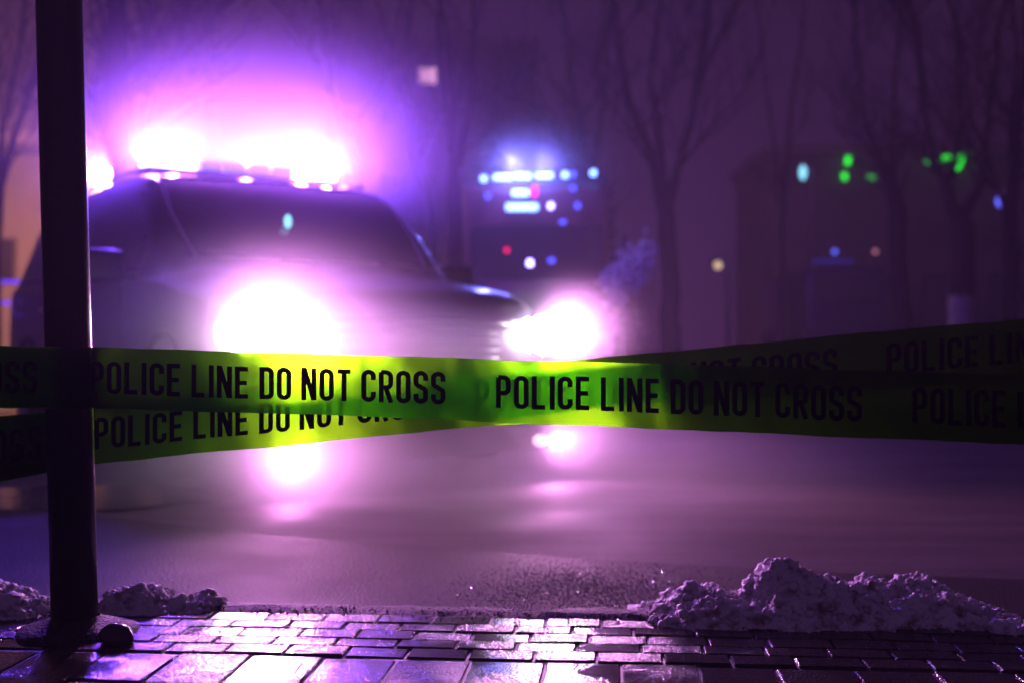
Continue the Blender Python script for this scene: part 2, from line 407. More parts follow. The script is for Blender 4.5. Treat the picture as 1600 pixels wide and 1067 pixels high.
heap('snow_pile', 'long dirty snow heap with a peak at the right of the pavement edge', 0.77, 2.84, .47, .19,
     [0, .035, .07, .08, .065, .085, .145, .12, .10, .085, .095, .088, .105, .085, .05, .03, .0], 1.3, 320, 110)
heap('snow_pile', 'low crumbly snow heap just right of the steel pole', -.88, 2.92, .17, .12, [.03, .07, .06, .03, .035, .0], 5.1, 120, 80)
heap('snow_pile', 'low snow heap at the left edge beyond the pole', -1.28, 2.9, .17, .14, [.02, .08, .085, .06, .035, .0], 8.2, 120, 80)
heap('snow_pile', 'small low snow lump beyond the right end of the long heap', 1.20, 2.68, .12, .06, [0, .025, .035, .03, .035, .02], 3.2, 120, 80)

# ---------------------------------------------------------------- pole and the stone at its foot
bp0 = gnd(119, 985); tp0 = at(90, -40, bp0.y)
d = (tp0 - bp0); t = thing('steel_pole', 'dark round steel pole leaning slightly in the left foreground', 'pole', (bp0.x, bp0.y, 0))
bm = BM(); tube(bm, [Vector((0, 0, -.04)), d * .5, d, d * 1.8], [.0515, .0515, .0515, .051], 40)
obj('shaft', bm, M['pole'], t, True)
bm = BM()
prof = [(.0515, .035), (.062, .028), (.08, .022), (.105, .014), (.13, .006), (.14, -.01)]
rings = [[bm.verts.new((r * (1 + .06 * math.sin(3 * a)) * math.cos(a), r * (1 + .08 * math.sin(2 * a + 1)) * math.sin(a), z)) for a in [2 * math.pi * k / 32 for k in range(32)]] for r, z in prof]
for a, b_ in zip(rings, rings[1:]):
    for k in range(32): bm.faces.new((a[k], a[(k + 1) % 32], b_[(k + 1) % 32], b_[k]))
obj('footing', bm, M['margin'], t, True)
c = gnd(183, 1003)
bm = BM(); q = bmesh.ops.create_icosphere(bm, subdivisions=4, radius=.038)
for v in bm.verts:
    v.co *= 1 + .16 * noise.noise(v.co * 28); v.co.z *= .72
bmesh.ops.translate(bm, vec=(c.x, c.y, .016), verts=bm.verts)
tag(obj('stone', bm, mat('wet_stone', (.03, .028, .03), .12), smooth=True), 'wet dark rounded stone lying against the foot of the steel pole', 'stone')
# loose grit and ice grains: small angular crumbs
def grains(name, label, pts, m):
    V, Fc = [], []; rg = random.Random(len(pts))
    for (p, r_) in pts:
        k = len(V)
        for d_ in ((1, 0, 0), (-1, 0, 0), (0, 1, 0), (0, -1, 0), (0, 0, 1), (0, 0, -1)):
            V.append(tuple(p[q] + (d_[q] + rg.uniform(-.35, .35)) * r_ for q in range(3)))
        for f in ((0, 2, 4), (2, 1, 4), (1, 3, 4), (3, 0, 4), (2, 0, 5), (1, 2, 5), (3, 1, 5), (0, 3, 5)): Fc.append(tuple(k + q for q in f))
    me = bpy.data.meshes.new(name); me.from_pydata(V, [], Fc); me.materials.append(m)
    o = bpy.data.objects.new(name, me); sc.collection.objects.link(o)
    return tag(o, label, kind='stuff')
M['grain'] = mat('wet_grain', (.05, .045, .05), .16, spec=.8)
M['ice'] = mat('ice_grain', (.6, .58, .65), .1, .6, spec=.8)
rc = random.Random(5); pts = []
for i in range(2600):
    u = rc.uniform(-1.7, 1.8); v = EDGE + .05 + rc.gauss(0, .05); p = pav(u, v, .002 - .055 * max(0, min(1, (v - EDGE - .05) / .2))); pts.append((p, rc.uniform(.0012, .0035)))
for i in range(500):
    u = rc.uniform(-1.7, 1.8); v = EDGE - abs(rc.gauss(0, .2)); pts.append((pav(u, v, .001), rc.uniform(.001, .0028)))
grains('grit', 'loose wet grit scattered along the paving edge', pts, M['grain'])
pts = []
for i in range(9000):
    x = .22 + rc.gauss(0, .20); y = 3.28 + rc.gauss(0, .19) + .1 * noise.noise(Vector((x * 4, 0, 0)))
    if y > 2.95: pts.append(((x, y, ROADZ + .004), rc.uniform(.0006, .0018)))
pts = [((p[0], p[1], ROADZ + .0175), r_) for p, r_ in pts]
grains('ice_grains', 'glittering ice grains on the wet road beyond the paving', pts, M['ice'])

# ---------------------------------------------------------------- lettering
def arc(cx, cy, rx, ry, a0, a1, n=8): return [(cx + rx * math.cos(R(a0 + (a1 - a0) * i / n)), cy + ry * math.sin(R(a0 + (a1 - a0) * i / n))) for i in range(n + 1)]
W_, H_ = .27, .86                     # centreline box; the stroke adds .14 round it
S0 = .07
def G():
    r = .13; g = {}
    x0, x1, y0, y1, ym = 0, W_, S0, 1 - S0, .5
    g['P'] = ([[(x0, 0), (x0, y1)], [(x0, y1)] + arc(x1 - r, y1 - r, r, r, 90, 0) + arc(x1 - r, .46 + r, r, r, 0, -90) + [(x0, .46)]], W_)
    O = arc(x1 - r, y1 - r, r, r, 90, 0) + arc(x1 - r, y0 + r, r, r, 0, -90) + arc(x0 + r, y0 + r, r, r, -90, -180) + arc(x0 + r, y1 - r, r, r, 180, 90)
    g['O'] = ([O + [O[1]]], W_)
    g['L'] = ([[(x0, 1), (x0, y0), (x1 + .03, y0)]], W_ + .0)
    g['I'] = ([[(x0, 0), (x0, 1)]], 0)
    g['C'] = ([[(x1, .68)] + arc(x1 - r, y1 - r, r, r, 0, 90) + arc(x0 + r, y1 - r, r, r, 90, 180) + arc(x0 + r, y0 + r, r, r, 180, 270) + arc(x1 - r, y0 + r, r, r, -90, 0) + [(x1, .32)]], W_)
    g['E'] = ([[(x1 + .03, y1), (x0, y1), (x0, y0), (x1 + .03, y0)], [(x0, ym), (x1, ym)]], W_)
    g['N'] = ([[(x0, 0), (x0, 1)], [(x1 + .02, 0), (x1 + .02, 1)], [(x0 + .01, .97), (x1 + .01, .03)]], W_ + .02)
    g['D'] = ([[(x0, y0), (x0, y1)] + arc(x1 - r, y1 - r, r, r, 90, 0) + arc(x1 - r, y0 + r, r, r, 0, -90) + [(x0, y0), (x0, y0 + .01)]], W_)
    g['T'] = ([[(-.05, y1), (x1 + .05, y1)], [(x1 / 2, 0), (x1 / 2, y1)]], W_)
    g['R'] = (g['P'][0] + [[(x0 + .13, .46), (x1 + .01, 0)]], W_)
    g['S'] = ([[(x1, .70)] + arc(x1 - r, y1 - r, r, r, 0, 90) + arc(x0 + r, y1 - r, r, r * .95, 90, 180) + arc(x0 + r, .52 + .11, r, .11, 180, 262, 6) +
               arc(x1 - r, .48 - .11, r, .11, 82, 0, 6) + arc(x1 - r, y0 + r, r, r, 0, -90) + arc(x0 + r, y0 + r, r, r, -90, -180) + [(x0, .30)]], W_)
    return g
GL = G()
def stroke(poly, hw=.07):
    out = []
    n = len(poly)
    for i, p in enumerate(poly):
        p = Vector(p)
        a = Vector(poly[i - 1]) if i else None; c = Vector(poly[i + 1]) if i < n - 1 else None
        d1 = (p - a).normalized() if a is not None and (p - a).length > 1e-6 else None
        d2 = (c - p).normalized() if c is not None and (c - p).length > 1e-6 else None
        d1 = d1 or d2; d2 = d2 or d1
        n1 = Vector((-d1.y, d1.x)); n2 = Vector((-d2.y, d2.x)); nn_ = (n1 + n2)
        if nn_.length < 1e-4: nn_ = n1
        nn_.normalize(); k = hw / max(.45, nn_.dot(n1))
        out.append((p + nn_ * k, p - nn_ * k))
    return out
def lettering(P, x0, x1, vlo, vhi, off, parent):
    """P(px, v) places a point of the tape; text fills px x0..x1 and v vlo..vhi"""
    txt = 'POLICE LINE DO NOT CROSS'
    adv, xx = [], .07
    for ch in txt:
        if ch == ' ': xx += .20; continue
        adv.append((ch, xx)); xx += GL[ch][1] + .14 + .085
    tot = xx - .085
    bm = BM(); lay = 0
    for ch, ox in adv:
        for poly in GL[ch][0]:
            lay += 1
            pts = []
            for i in range(len(poly) - 1):         # split long strokes so they follow the film
                pts.append(poly[i])
            pts.append(poly[-1])
            e = off + .00012 * (lay % 4)
            L = []
            for a, b_ in stroke(pts):
                L.append([bm.verts.new(P(x0 + (x1 - x0) * (ox + q.x) / tot, vlo + (vhi - vlo) * q.y) + Vector((0, -e, 0))) for q in (a, b_)])
            for (a, b_), (c, d) in zip(L, L[1:]):
                try: bm.faces.new((a, b_, d, c))
                except ValueError: pass
    return obj('lettering', bm, M['letter'], parent)
def tape(label, top, bot, zed, texts, seed, vt=(.24, .76)):
    def lerp(tab, x):
        for (a, p), (b_, q) in zip(tab, tab[1:]):
            if x <= b_: break
        t = (x - a) / (b_ - a); return p + (q - p) * t
    def P(x, v):
        y = lerp(bot, x) + (lerp(top, x) - lerp(bot, x)) * v + 2.2 * noise.noise(Vector((x * .008, v * .8, seed + 20))) + .7 * noise.noise(Vector((x * .03, v, seed + 30)))
        Y = lerp(zed, x) + .006 * math.sin(x * .011 + seed) + .010 * noise.noise(Vector((x * .006, v * .8, seed))) + .004 * noise.noise(Vector((x * .018 + v * 1.2, v * 1.5, seed + 3))) + .0012 * noise.noise(Vector((x * .06, v * .7, seed + 8)))
        return at(x, y, Y)
    t = thing('barrier_tape', label, 'barrier tape', (0, 2.4, .62), 0, 'police barrier tapes strung across the street')
    bm = BM(); nx, nv = 260, 10
    x0, x1 = -500, 2000
    g = [[bm.verts.new(P(x0 + (x1 - x0) * i / nx, j / nv)) for j in range(nv + 1)] for i in range(nx + 1)]
    for a, b_ in zip(g, g[1:]):
        for j in range(nv): bm.faces.new((a[j], a[j + 1], b_[j + 1], b_[j]))
    o = obj('film', bm, M['tape'], t, True)
    bm = BM()                                   # second layer added to darken the tape left of the pole
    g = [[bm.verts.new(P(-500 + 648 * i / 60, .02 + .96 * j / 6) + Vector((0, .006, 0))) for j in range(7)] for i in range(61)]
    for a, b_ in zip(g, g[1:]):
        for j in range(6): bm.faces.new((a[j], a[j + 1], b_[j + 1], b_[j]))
    o2 = obj('darkening_film', bm, M['tape'], t, True)
    le = []
    for a, b_ in texts: le.append(lettering(P, a, b_, vt[0], vt[1], .0012, t))
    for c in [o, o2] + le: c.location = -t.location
    return t
tape('neon green police tape in front, sloping gently down to the right',
     [(-500, 522), (0, 539), (145, 542), (800, 562), (1100, 570), (1600, 586), (2000, 596)],
     [(-500, 618), (0, 637), (145, 638), (500, 647), (800, 660), (1600, 694), (2000, 708)],
     [(-500, 2.50), (0, 2.46), (150, 2.46), (800, 2.36), (1600, 2.20), (2000, 2.14)],
     [(-497, 62), (140, 700), (775, 1350), (1425, 2000)], 0.0, (.24, .77))
tape('second neon green police tape behind the first, rising from lower left to upper right',
     [(-500, 696), (0, 650), (150, 633), (900, 562), (1600, 497), (2000, 462)],
     [(-500, 812), (0, 752), (150, 724), (760, 665), (1600, 588), (2000, 550)],
     [(-500, 2.72), (0, 2.72), (150, 2.72), (800, 2.78), (1600, 2.85), (2000, 2.9)],
     [(-500, 70), (148, 690), (742, 1312), (1385, 1950)], 2.0, (.25, .78))

# ---------------------------------------------------------------- the police car
YAW = R(34.0)
car = thing('police_car', 'dark police car with blazing roof lights and headlights behind the tape', 'police car', (-.49, 5.9, ROADZ), 0)
# local axes: x = backwards from the nose, y = towards image left, z = up
car.rotation_euler = (0, 0, R(90) + YAW)
CW = 1.02
#        x     w     zbot  zbelt  ztop   wt
ST = [(0.00, .93, .34, .80, .86, .74), (.06, .98, .30, .88, .96, .76), (.22, 1.01, .28, .95, 1.02, .78), (.55, 1.02, .28, 1.00, 1.07, .80),
      (.95, 1.02, .28, 1.05, 1.12, .80), (1.15, 1.02, .28, 1.08, 1.17, .80), (1.48, 1.02, .28, 1.11, 1.46, .85), (1.82, 1.02, .28, 1.13, 1.72, .83),
      (2.15, 1.02, .28, 1.14, 1.80, .83), (2.8, 1.02, .28, 1.15, 1.84, .83), (3.6, 1.02, .28, 1.17, 1.83, .82), (4.3, 1.01, .28, 1.19, 1.78, .80),
      (4.65, 1.00, .30, 1.20, 1.66, .77), (4.90, .97, .34, 1.12, 1.30, .72), (4.98, .92, .40, .95, 1.00, .74)]
ST = [((2.15 + (s[0] - 2.15) * 1.19) if s[0] > 2.15 else s[0],) + s[1:] for s in ST]
def sect(s):
    x, w, zb, zt, zr, wt = s
    k = (zr - zt)
    return [(0, zb - .02), (w * .82, zb), (w * .97, zb + .09), (w, .60), (w * .985, zt - .07), (w * .955, zt), (w * .955 + (wt - w * .955) * .55, zt + k * .55),
            (wt + .01, zr - k * .14), (wt * .86, zr - .004), (wt * .45, zr + .014), (0, zr + .02)]
def cr1(p0, p1, p2, p3, t):
    return .5 * (2 * p1 + (p2 - p0) * t + (2 * p0 - 5 * p1 + 4 * p2 - p3) * t * t + (3 * p1 - p0 - 3 * p2 + p3) * t ** 3)
NI, NJ = 6, 4
def interp(tab, n):
    out = []
    m = len(tab)
    for i in range(m - 1):
        p = [tab[max(0, i - 1)], tab[i], tab[i + 1], tab[min(m - 1, i + 2)]]
        for k in range(n): out.append([cr1(p[0][c], p[1][c], p[2][c], p[3][c], k / n) for c in range(len(tab[0]))])
    out.append(list(tab[-1])); return out
def swept(x, y, w):
    f = max(0, 1 - x / 1.0); q = (abs(y) / w) ** 2.4
    r = max(0, (x - 4.6) / .9)
    return x + .26 * f * q - .16 * r * q
SI = interp(ST, NI)
grid = []
for s in SI:
    half = interp(sect(s), NJ)
    full = [(-y, z) for y, z in half[::-1]] + [(y, z) for y, z in half[1:]]
    grid.append([Vector((swept(s[0], y, CW), y, z)) for y, z in full])
NH = 10 * NJ
def jof(side, a): return NH - (NH - 0) + 0
def build_region(name, m, fn, parent, push=0.0, thick=0.0):
    bm = BM(); idx = {}
    nrm = {}
    def V(i, j):
        if (i, j) not in idx: idx[(i, j)] = bm.verts.new(grid[i][j])
        return idx[(i, j)]
    for i in range(len(grid) - 1):
        for j in range(len(grid[0]) - 1):
            h = j if j < NH else 2 * NH - 1 - j        # 0 = roof centre
            h = NH - 1 - h if False else h
            sec = (NH - 1 - (j if j < NH else 2 * NH - 1 - j)) if False else None
            # half index counted from the sill (0) to the roof centre (NH-1)
            hh = (NH - 1 - j) if j < NH else (j - NH)
            if fn(i, hh, j >= NH): bm.faces.new((V(i, j), V(i + 1, j), V(i + 1, j + 1), V(i, j + 1)))
    bmesh.ops.recalc_face_normals(bm, faces=bm.faces[:]); bm.normal_update()
    if push:
        for v in bm.verts: v.co += v.normal * push * (1 if v.normal.dot(v.co - Vector((2.4, 0, .9))) > 0 else -1)
    if name is None: return bm
    return obj(name, bm, m, parent, True)
# after building "full", j=0 is the roof centre of one side mirrored; half lists run sill centre -> roof centre
# full = reversed(half) (roof -> sill) on -y, then sill -> roof on +y
# so on -y: hh = NH-1-j ; on +y: hh = j-NH
WS0, WS1 = 5 * NI + 1, 7 * NI + 1
def is_ws(i, h, s): return WS0 <= i < WS1 and h >= 7 * NJ + 3
SW = [(6 * NI + 1, 8 * NI + 5), (9 * NI - 4 + 2, 10 * NI), (10 * NI + 2, 11 * NI + 5)]
def which_sw(i, h):
    if not (5 * NJ + 1 <= h < 7 * NJ - 1 + 1): return -1
    for k, (a, b_) in enumerate(SW):
        if a <= i < b_:
            if k == 0:
                # raked front edge following the pillar
                if h > 5 * NJ + 1 + (i - a) * 1.1 + 1: return -1
            return k
    return -1
def is_rear(i, h, s): return 12 * NI - 3 <= i < 13 * NI and h >= 7 * NJ + 3
body = build_region('body', M['paint'], lambda i, h, s: not is_ws(i, h, s) and which_sw(i, h) < 0 and not is_rear(i, h, s), car)
# nose and tail caps
for i, nm in ((0, 'nose_panel'), (len(grid) - 1, 'tail_panel')):
    bm = BM(); vs = [bm.verts.new(p) for p in grid[i]]
    mid = NH
    for k in range(NH):
        a, b_, c, d_ = vs[k], vs[k + 1], vs[2 * NH - k - 1], vs[2 * NH - k]
        try: bm.faces.new([a, b_, c, d_] if b_ is not c else [a, b_, d_])
        except ValueError: pass
    bmesh.ops.remove_doubles(bm, verts=bm.verts[:], dist=1e-5)
    obj(nm, bm, M['black'] if i == 0 else M['paint'], car)
build_region('windscreen', M['glass'], is_ws, car)
build_region('rear_window', M['glass'], is_rear, car)
for k in range(3):
    for s_ in (False, True):
        build_region('side_window', M['glass'], lambda i, h, s: which_sw(i, h) == k and s == s_, car)
# windscreen surround and wipers
def surf(xi, h, side):     # point of the body: station index, half index from sill, side -1/+1
    i = min(len(grid) - 1, int(xi)); j = NH - h if side < 0 else NH + h
    return grid[i][int(j)].copy()
bm = BM()
for s_ in (-1, 1):
    tube(bm, [surf(i, 7 * NJ + 3, s_) for i in range(WS0, WS1 + 1)], .012, 6)
tube(bm, [grid[WS0][j] + Vector((0, 0, .004)) for j in range(0, NJ * 3)] , .012, 6)
tube(bm, [grid[WS0][2 * NH - j] + Vector((0, 0, .004)) for j in range(0, NJ * 3)], .012, 6)
tube(bm, [grid[WS1][j] for j in range(0, NJ * 3)], .010, 6); tube(bm, [grid[WS1][2 * NH - j] for j in range(0, NJ * 3)], .010, 6)
obj('windscreen_trim', bm, mat('trim', (.22, .22, .25), .35, .6), car, True)
for y0, y1 in ((-.62, .02), (.02, .66)):
    bm = BM(); tube(bm, [(1.14, y0, 1.19), (1.22, (y0 + y1) / 2, 1.235), (1.26, y1, 1.26)], .009, 6)
    obj('wiper', bm, M['black'], car)
# grille, bumper, plate, badge bar
bm = BM()
for k in range(5): tube(bm, [(swept(.0, y, CW) - .02, y, .60 + .045 * k) for y in [-.52 + .104 * q for q in range(11)]], .012, 6)
g_ = obj('grille', bm, M['black'], car, True)
bm = BM(); tube(bm, [(swept(.0, y, CW) - .03, y, .845) for y in [-.60 + .12 * q for q in range(11)]], .020, 8)
obj('grille_surround', bm, M['black'], car, True)
bm = BM()
prof = [(-.03, .56), (-.10, .53), (-.115, .45), (-.11, .34), (-.085, .22), (-.05, .14)]
rows = []
for q in range(33):
    y = -1.0 + 2.0 * q / 32
    rows.append([bm.verts.new((swept(0, y, CW) * 1.15 + px, y, pz)) for px, pz in prof])
for a, b_ in zip(rows, rows[1:]):
    for k in range(len(prof) - 1): bm.faces.new((a[k], a[k + 1], b_[k + 1], b_[k]))
obj('bumper', bm, M['paint'], car, True)
bm = BM(); box(bm, (-.125, 0, .43), (.012, .50, .11), .003); obj('number_plate', bm, M['truckwhite'], car)
# door seams, handles, mirrors
for s_ in (-1, 1):
    for x in (1.75, 2.85, 3.9):
        bm = BM(); tube(bm, [(x, s_ * 1.013, .36), (x, s_ * 1.021, .62), (x + .02, s_ * 1.006, 1.05)], .004, 4); obj('door_seam', bm, M['rubber'], car)
    for x in (2.62, 3.7):
        bm = BM(); box(bm, (x, s_ * 1.025, .98), (.20, .03, .03), .01); obj('door_handle', bm, M['chrome'], car, True)
    mm = bpy.data.objects.new('wing_mirror', None)
    bm = BM(); box(bm, (1.55, s_ * 1.17, 1.17), (.13, .24, .19), .045, seg=4); mo = obj('wing_mirror', bm, M['black'], car, True)
    bm = BM(); box(bm, (1.62, s_ * 1.17, 1.17), (.008, .19, .14), .002); obj('mirror_glass', bm, M['chrome'], mo)
    bm = BM(); box(bm, (1.56, s_ * 1.02, 1.12), (.07, .16, .05), .01); obj('mirror_arm', bm, M['black'], mo)
    bm = BM(); tube(bm, [(2.1, s_ * .74, 1.83), (2.6, s_ * .745, 1.865), (4.0, s_ * .735, 1.86), (4.6, s_ * .71, 1.81)], .016, 8); obj('roof_rail', bm, M['black'], car, True)
    # wheels
    for x in (.92, 4.30):
        bm = BM()
        tube(bm, [(x + .42 * math.cos(R(a)), s_ * 1.018, .36 + .42 * math.sin(R(a))) for a in range(-12, 193, 12)], .022, 6); obj('arch_trim', bm, M['black'], car, True)
        bm = BM(); disc(bm, (x, s_ * .93, .34), .335, .23, 'Y', 40); 
        es = [e for e in bm.edges if len(e.link_faces) == 2 and abs(e.calc_face_angle(0)) > 1]
        bmesh.ops.bevel(bm, geom=es, offset=.035, segments=3, affect='EDGES')
        wh = obj('wheel', bm, M['rubber'], car, True)
        bm = BM(); disc(bm, (x, s_ * 1.045, .34), .21, .03, 'Y', 32)
        for k in range(7):
            a = 2 * math.pi * k / 7; box(bm, (x + .11 * math.cos(a), s_ * 1.062, .34 + .11 * math.sin(a)), (.19, .02, .045), .006, None)
        obj('rim', bm, M['alloy'], wh)
# headlights: glowing lenses with a chrome bezel
HEAD = (-1, 0, 0)
LC = (1, .31, .90)
for s_ in (-1, 1):
    bm = BM()
    q = bmesh.ops.create_uvsphere(bm, u_segments=24, v_segments=14, radius=1)
    bmesh.ops.scale(bm, vec=(.06, .155, .105), verts=q['verts'])
    bmesh.ops.rotate(bm, cent=(0, 0, 0), matrix=Matrix.Rotation(s_ * R(20), 3, 'Z'), verts=q['verts'])
    bmesh.ops.translate(bm, vec=(.10, s_ * .86, .78), verts=q['verts'])
    hl = obj('headlight', bm, M['hl'], car, True)
    bm = BM()
    tube(bm, [(.09 + s_ * s_ * .055 * math.cos(a), s_ * (.86 + .155 * math.cos(a)), .78 + .115 * math.sin(a)) for a in [2 * math.pi * k / 24 for k in range(25)]], .012, 6)
    obj('bezel', bm, M['black'], hl, True)
    lamp('headlight_lamp', 'SPOT', (-.02, s_ * .86, .78), LC, 420, car, .06, Vector((-1, 0, .18)), 120)
    bm = BM(); disc(bm, (-.03, s_ * .76, .20), .03, .06, 'X', 24); fo = obj('fog_lamp', bm, M['fog_glass'], car, True)
    lamp('fog_lamp_light', 'SPOT', (-.14, s_ * .76, .20), LC, 60, car, .04, Vector((-1, 0, 0)), 160)
# roof light bar
lb = bpy.data.objects.new('light_bar', None)
bm = BM(); box(bm, (2.45, 0, 1.867), (.26, 1.36, .03), .01)
for y in (-.5, .5): box(bm, (2.45, y, 1.852), (.10, .06, .04))
bar = obj('light_bar', bm, M['black'], car)
cols = ['blue', 'mag', 'blue_dim', 'blue_dim', 'blue_dim', 'blue_dim', 'mag', 'blue']
for k in range(8):
    y = -.595 + .17 * k
    bm = BM(); box(bm, (2.45, y, 1.923), (.23, .155, .085), .035, seg=4); obj('beacon', bm, M[cols[k]], bar, True)
for y, c, p in ((-.66, (.16, .05, 1), 640), (-.48, (1, .22, .75), 190), (.05, (.25, .08, 1), 170), (.46, (1, .22, .80), 200), (.66, (.16, .05, 1), 740)):
    lamp('beacon_lamp', 'POINT', (2.47, -y, 1.995), c, p, car, .04)
# small teal glowing spot at the screen
bm = BM(); ball(bm, (1.42, .10, 1.475), .026, (1, .8, 1.6)); obj('screen_spot', bm, M['teal'], car, True)

# ---------------------------------------------------------------- fire engine far behind
FY = 18.0
fx = (838 - 800) / F * FY
ft = thing('fire_engine', 'tall fire engine with rows of blue white lights far behind the car', 'fire engine', (fx, FY, .0), R(0))
def fpt(px, py): return ((px - 800) / F * FY - fx, 0, CAMH - (py - HZ) / F * FY)
bm = BM(); box(bm, (0, 1.2, 1.95), (2.34, 2.4, 2.5), .12, seg=3); obj('cab', bm, M['truckred'], ft)
bm = BM(); box(bm, (0, 5.4, 1.95), (2.4, 5.6, 2.7), .05); obj('equipment_body', bm, M['truckred'], ft)
bm = BM(); box(bm, (0, -.012, 2.15), (2.05, .03, .86), .01); obj('windscreen', bm, M['glass'], ft)
bm = BM(); box(bm, (0, -.12, .72), (2.36, .28, .36), .05); obj('bumper', bm, M['truckwhite'], ft)
bm = BM()
for k in range(6): box(bm, (0, -.02, 1.05 + .09 * k), (1.2, .04, .04), .008)
obj('grille', bm, M['black'], ft)
for s_ in (-1, 1):
    for y in (1.0, 6.3):
        bm = BM(); disc(bm, (s_ * 1.05, y, .50), .50, .30, 'X', 32); wo = obj('wheel', bm, M['rubber'], ft, True)
        bm = BM(); disc(bm, (s_ * 1.205, y, .50), .24, .02, 'X', 24); obj('rim', bm, M['alloy'], wo, True)
    bm = BM(); box(bm, (s_ * 1.36, -.05, 2.2), (.16, .12, .45), .03); box(bm, (s_ * 1.24, -.02, 2.35), (.16, .05, .04)); obj('wing_mirror', bm, M['black'], ft)
bm = BM(); box(bm, (0, .3, 3.26), (2.2, .35, .10), .02); lbar = obj('light_bar', bm, M['black'], ft)
def led(px0, px1, py, h, m, y=-.06, nm='led_light', par=None):
    a, b_ = fpt(px0, py), fpt(px1, py); bm = BM()
    box(bm, ((a[0] + b_[0]) / 2, y, a[2]), (b_[0] - a[0], .08, h), .02, seg=3); return obj(nm, bm, M[m], par or ft, True)
for a, b_, py, m_ in ((751, 760, 278, 'white_led'), (771, 800, 276, 'white_led'), (803, 830, 274, 'white_led'), (838, 864, 273, 'white_led'), (879, 888, 272, 'white_led'),
                      (894, 899, 271, 'blue_dim'), (924, 932, 269, 'white_led')):
    led(a, b_, py, .085, m_, .10)
led(800, 826, 302, .10, 'white_led', .0); led(832, 839, 300, .16, 'red_led', .0); led(893, 899, 295, .07, 'blue_dim', 0)
led(791, 840, 325, .10, 'white_led', -.08); led(857, 864, 323, .08, 'blue', -.08); led(899, 906, 323, .08, 'blue_dim', -.08); led(759, 765, 308, .08, 'blue_dim')
led(874, 884, 348, .05, 'blue_dim'); led(789, 795, 392, .06, 'red_led', -.08); led(824, 832, 412, .09, 'blue', -.08); led(857, 866, 408, .07, 'blue_dim', -.08)
for px, p in ((800, 260), (850, 140)):
    q = fpt(px, 268); lamp('blue_beacon_lamp', 'POINT', (q[0], -.3, q[2] + .1), (.16, .16, 1), p, ft, .1)

# ---------------------------------------------------------------- trees
def gh(x, y):
    s = min(1, max(0, (y - 12.8) / 3.2)); s = s * s * (3 - 2 * s); return ROADZ + .55 * s
def tree(label, Y, limbs, seed, white=False, twigs=1.0):
    """limbs: lists of (px, py, width px); the first one is the trunk and starts at the ground"""
    rn = random.Random(seed)
    b0 = at(limbs[0][0][0], 500, Y); root = Vector((b0.x, Y, gh(b0.x, Y)))
    t = thing('bare_tree', label, 'tree', root, 0, 'bare winter trees behind the street')
    bt, bc, bw = BM(), BM(), BM()
    def loc(p): return at(p[0], p[1], Y) - root
    allp = []
    for li, L in enumerate(limbs):
        pts = [loc(p) for p in L]; rad = [p[2] / F * Y / 2 for p in L]
        if li == 0:
            pts = [Vector((pts[0].x, 0, -.15)), Vector((pts[0].x, 0, .12))] + pts; rad = [rad[0] * 1.5, rad[0] * 1.12] + rad
        yo = rn.uniform(-.8, .8) if li else 0
        sm, sr = [], []
        for i in range(len(pts) - 1):
            for k in range(4):
                f = k / 4; q = pts[i].lerp(pts[i + 1], f)
                q += Vector((noise.noise(q * 1.1 + Vector((seed, 0, 0))), noise.noise(q * 1.1 + Vector((0, seed, 0))), 0)) * .07 * (1 if li or i > 1 else .3)
                q.y += yo * (i + f) / len(pts); sm.append(q); sr.append(rad[i] * (1 - f) + rad[i + 1] * f)
        # carry the limb on above the frame
        d = (pts[-1] - pts[-2]).normalized(); last = sm[-1]
        for k in range(1, 7):
            last = last + d * .45 + Vector((rn.uniform(-.12, .12), rn.uniform(-.12, .12), 0)); sm.append(last.copy()); sr.append(max(.006, rad[-1] * (1 - k / 6.5)))
        tube(bt, sm, sr, 8); allp.append((sm, sr))
    def twig(p, d, L, r, dep):
        n = 5; pts = [p]; 
        for k in range(n):
            d = (d + Vector((rn.uniform(-.22, .22), rn.uniform(-.22, .22), rn.uniform(-.04, .16)))).normalized(); pts.append(pts[-1] + d * L / n)
        tube(bc, pts, [r * (1 - .85 * k / n) for k in range(n + 1)], 4, False)
        if dep:
            for k in range(1, n + 1):
                for _ in range(2 if dep > 1 else rn.choice([1, 2])):
                    a = rn.uniform(-math.pi, math.pi); e = (d + Vector((math.cos(a), math.sin(a), rn.uniform(-.1, .5))) * .75).normalized()
                    twig(pts[k], e, L * rn.uniform(.35, .6), r * .5, dep - 1)
    for sm, sr in allp:
        for i in range(len(sm)):
            if sm[i].z < 1.9: continue
            if rn.random() < .32 * twigs:
                a = rn.uniform(-math.pi, math.pi); d = Vector((math.cos(a) * .7, math.sin(a) * .7, rn.uniform(.35, 1))).normalized()
                twig(sm[i], d, rn.uniform(.9, 2.3), max(.008, sr[i] * .35), 2)
    obj('trunk', bt, M['bark'], t, True); obj('crown', bc, M['bark'], t)
    if white:
        sm, sr = allp[0]; k = [i for i in range(len(sm)) if sm[i].z + root.z < 1.35]
        tube(bw, [sm[i] for i in k], [sr[i] + .004 for i in k], 12); obj('whitewash', bw, M['white_bark'], t, True)
    else: bw.free()
    return t
tree('thick bare tree seen just right of the steel pole', 13.5, [[(190, 500, 38), (190, 270, 36), (180, 130, 38), (182, 0, 34)], [(190, 200, 18), (212, 90, 14), (228, 0, 10)], [(175, 220, 14), (160, 90, 10), (158, 0, 9)]], 1)
tree('slender bare tree forking low behind the car roof left end', 15, [[(212, 500, 16), (211, 290, 15), (206, 250, 10), (165, 120, 8), (130, 0, 6)], [(212, 270, 12), (240, 180, 10), (275, 90, 8), (300, 0, 6)], [(212, 250, 8), (225, 120, 6), (200, 0, 5)]], 2)
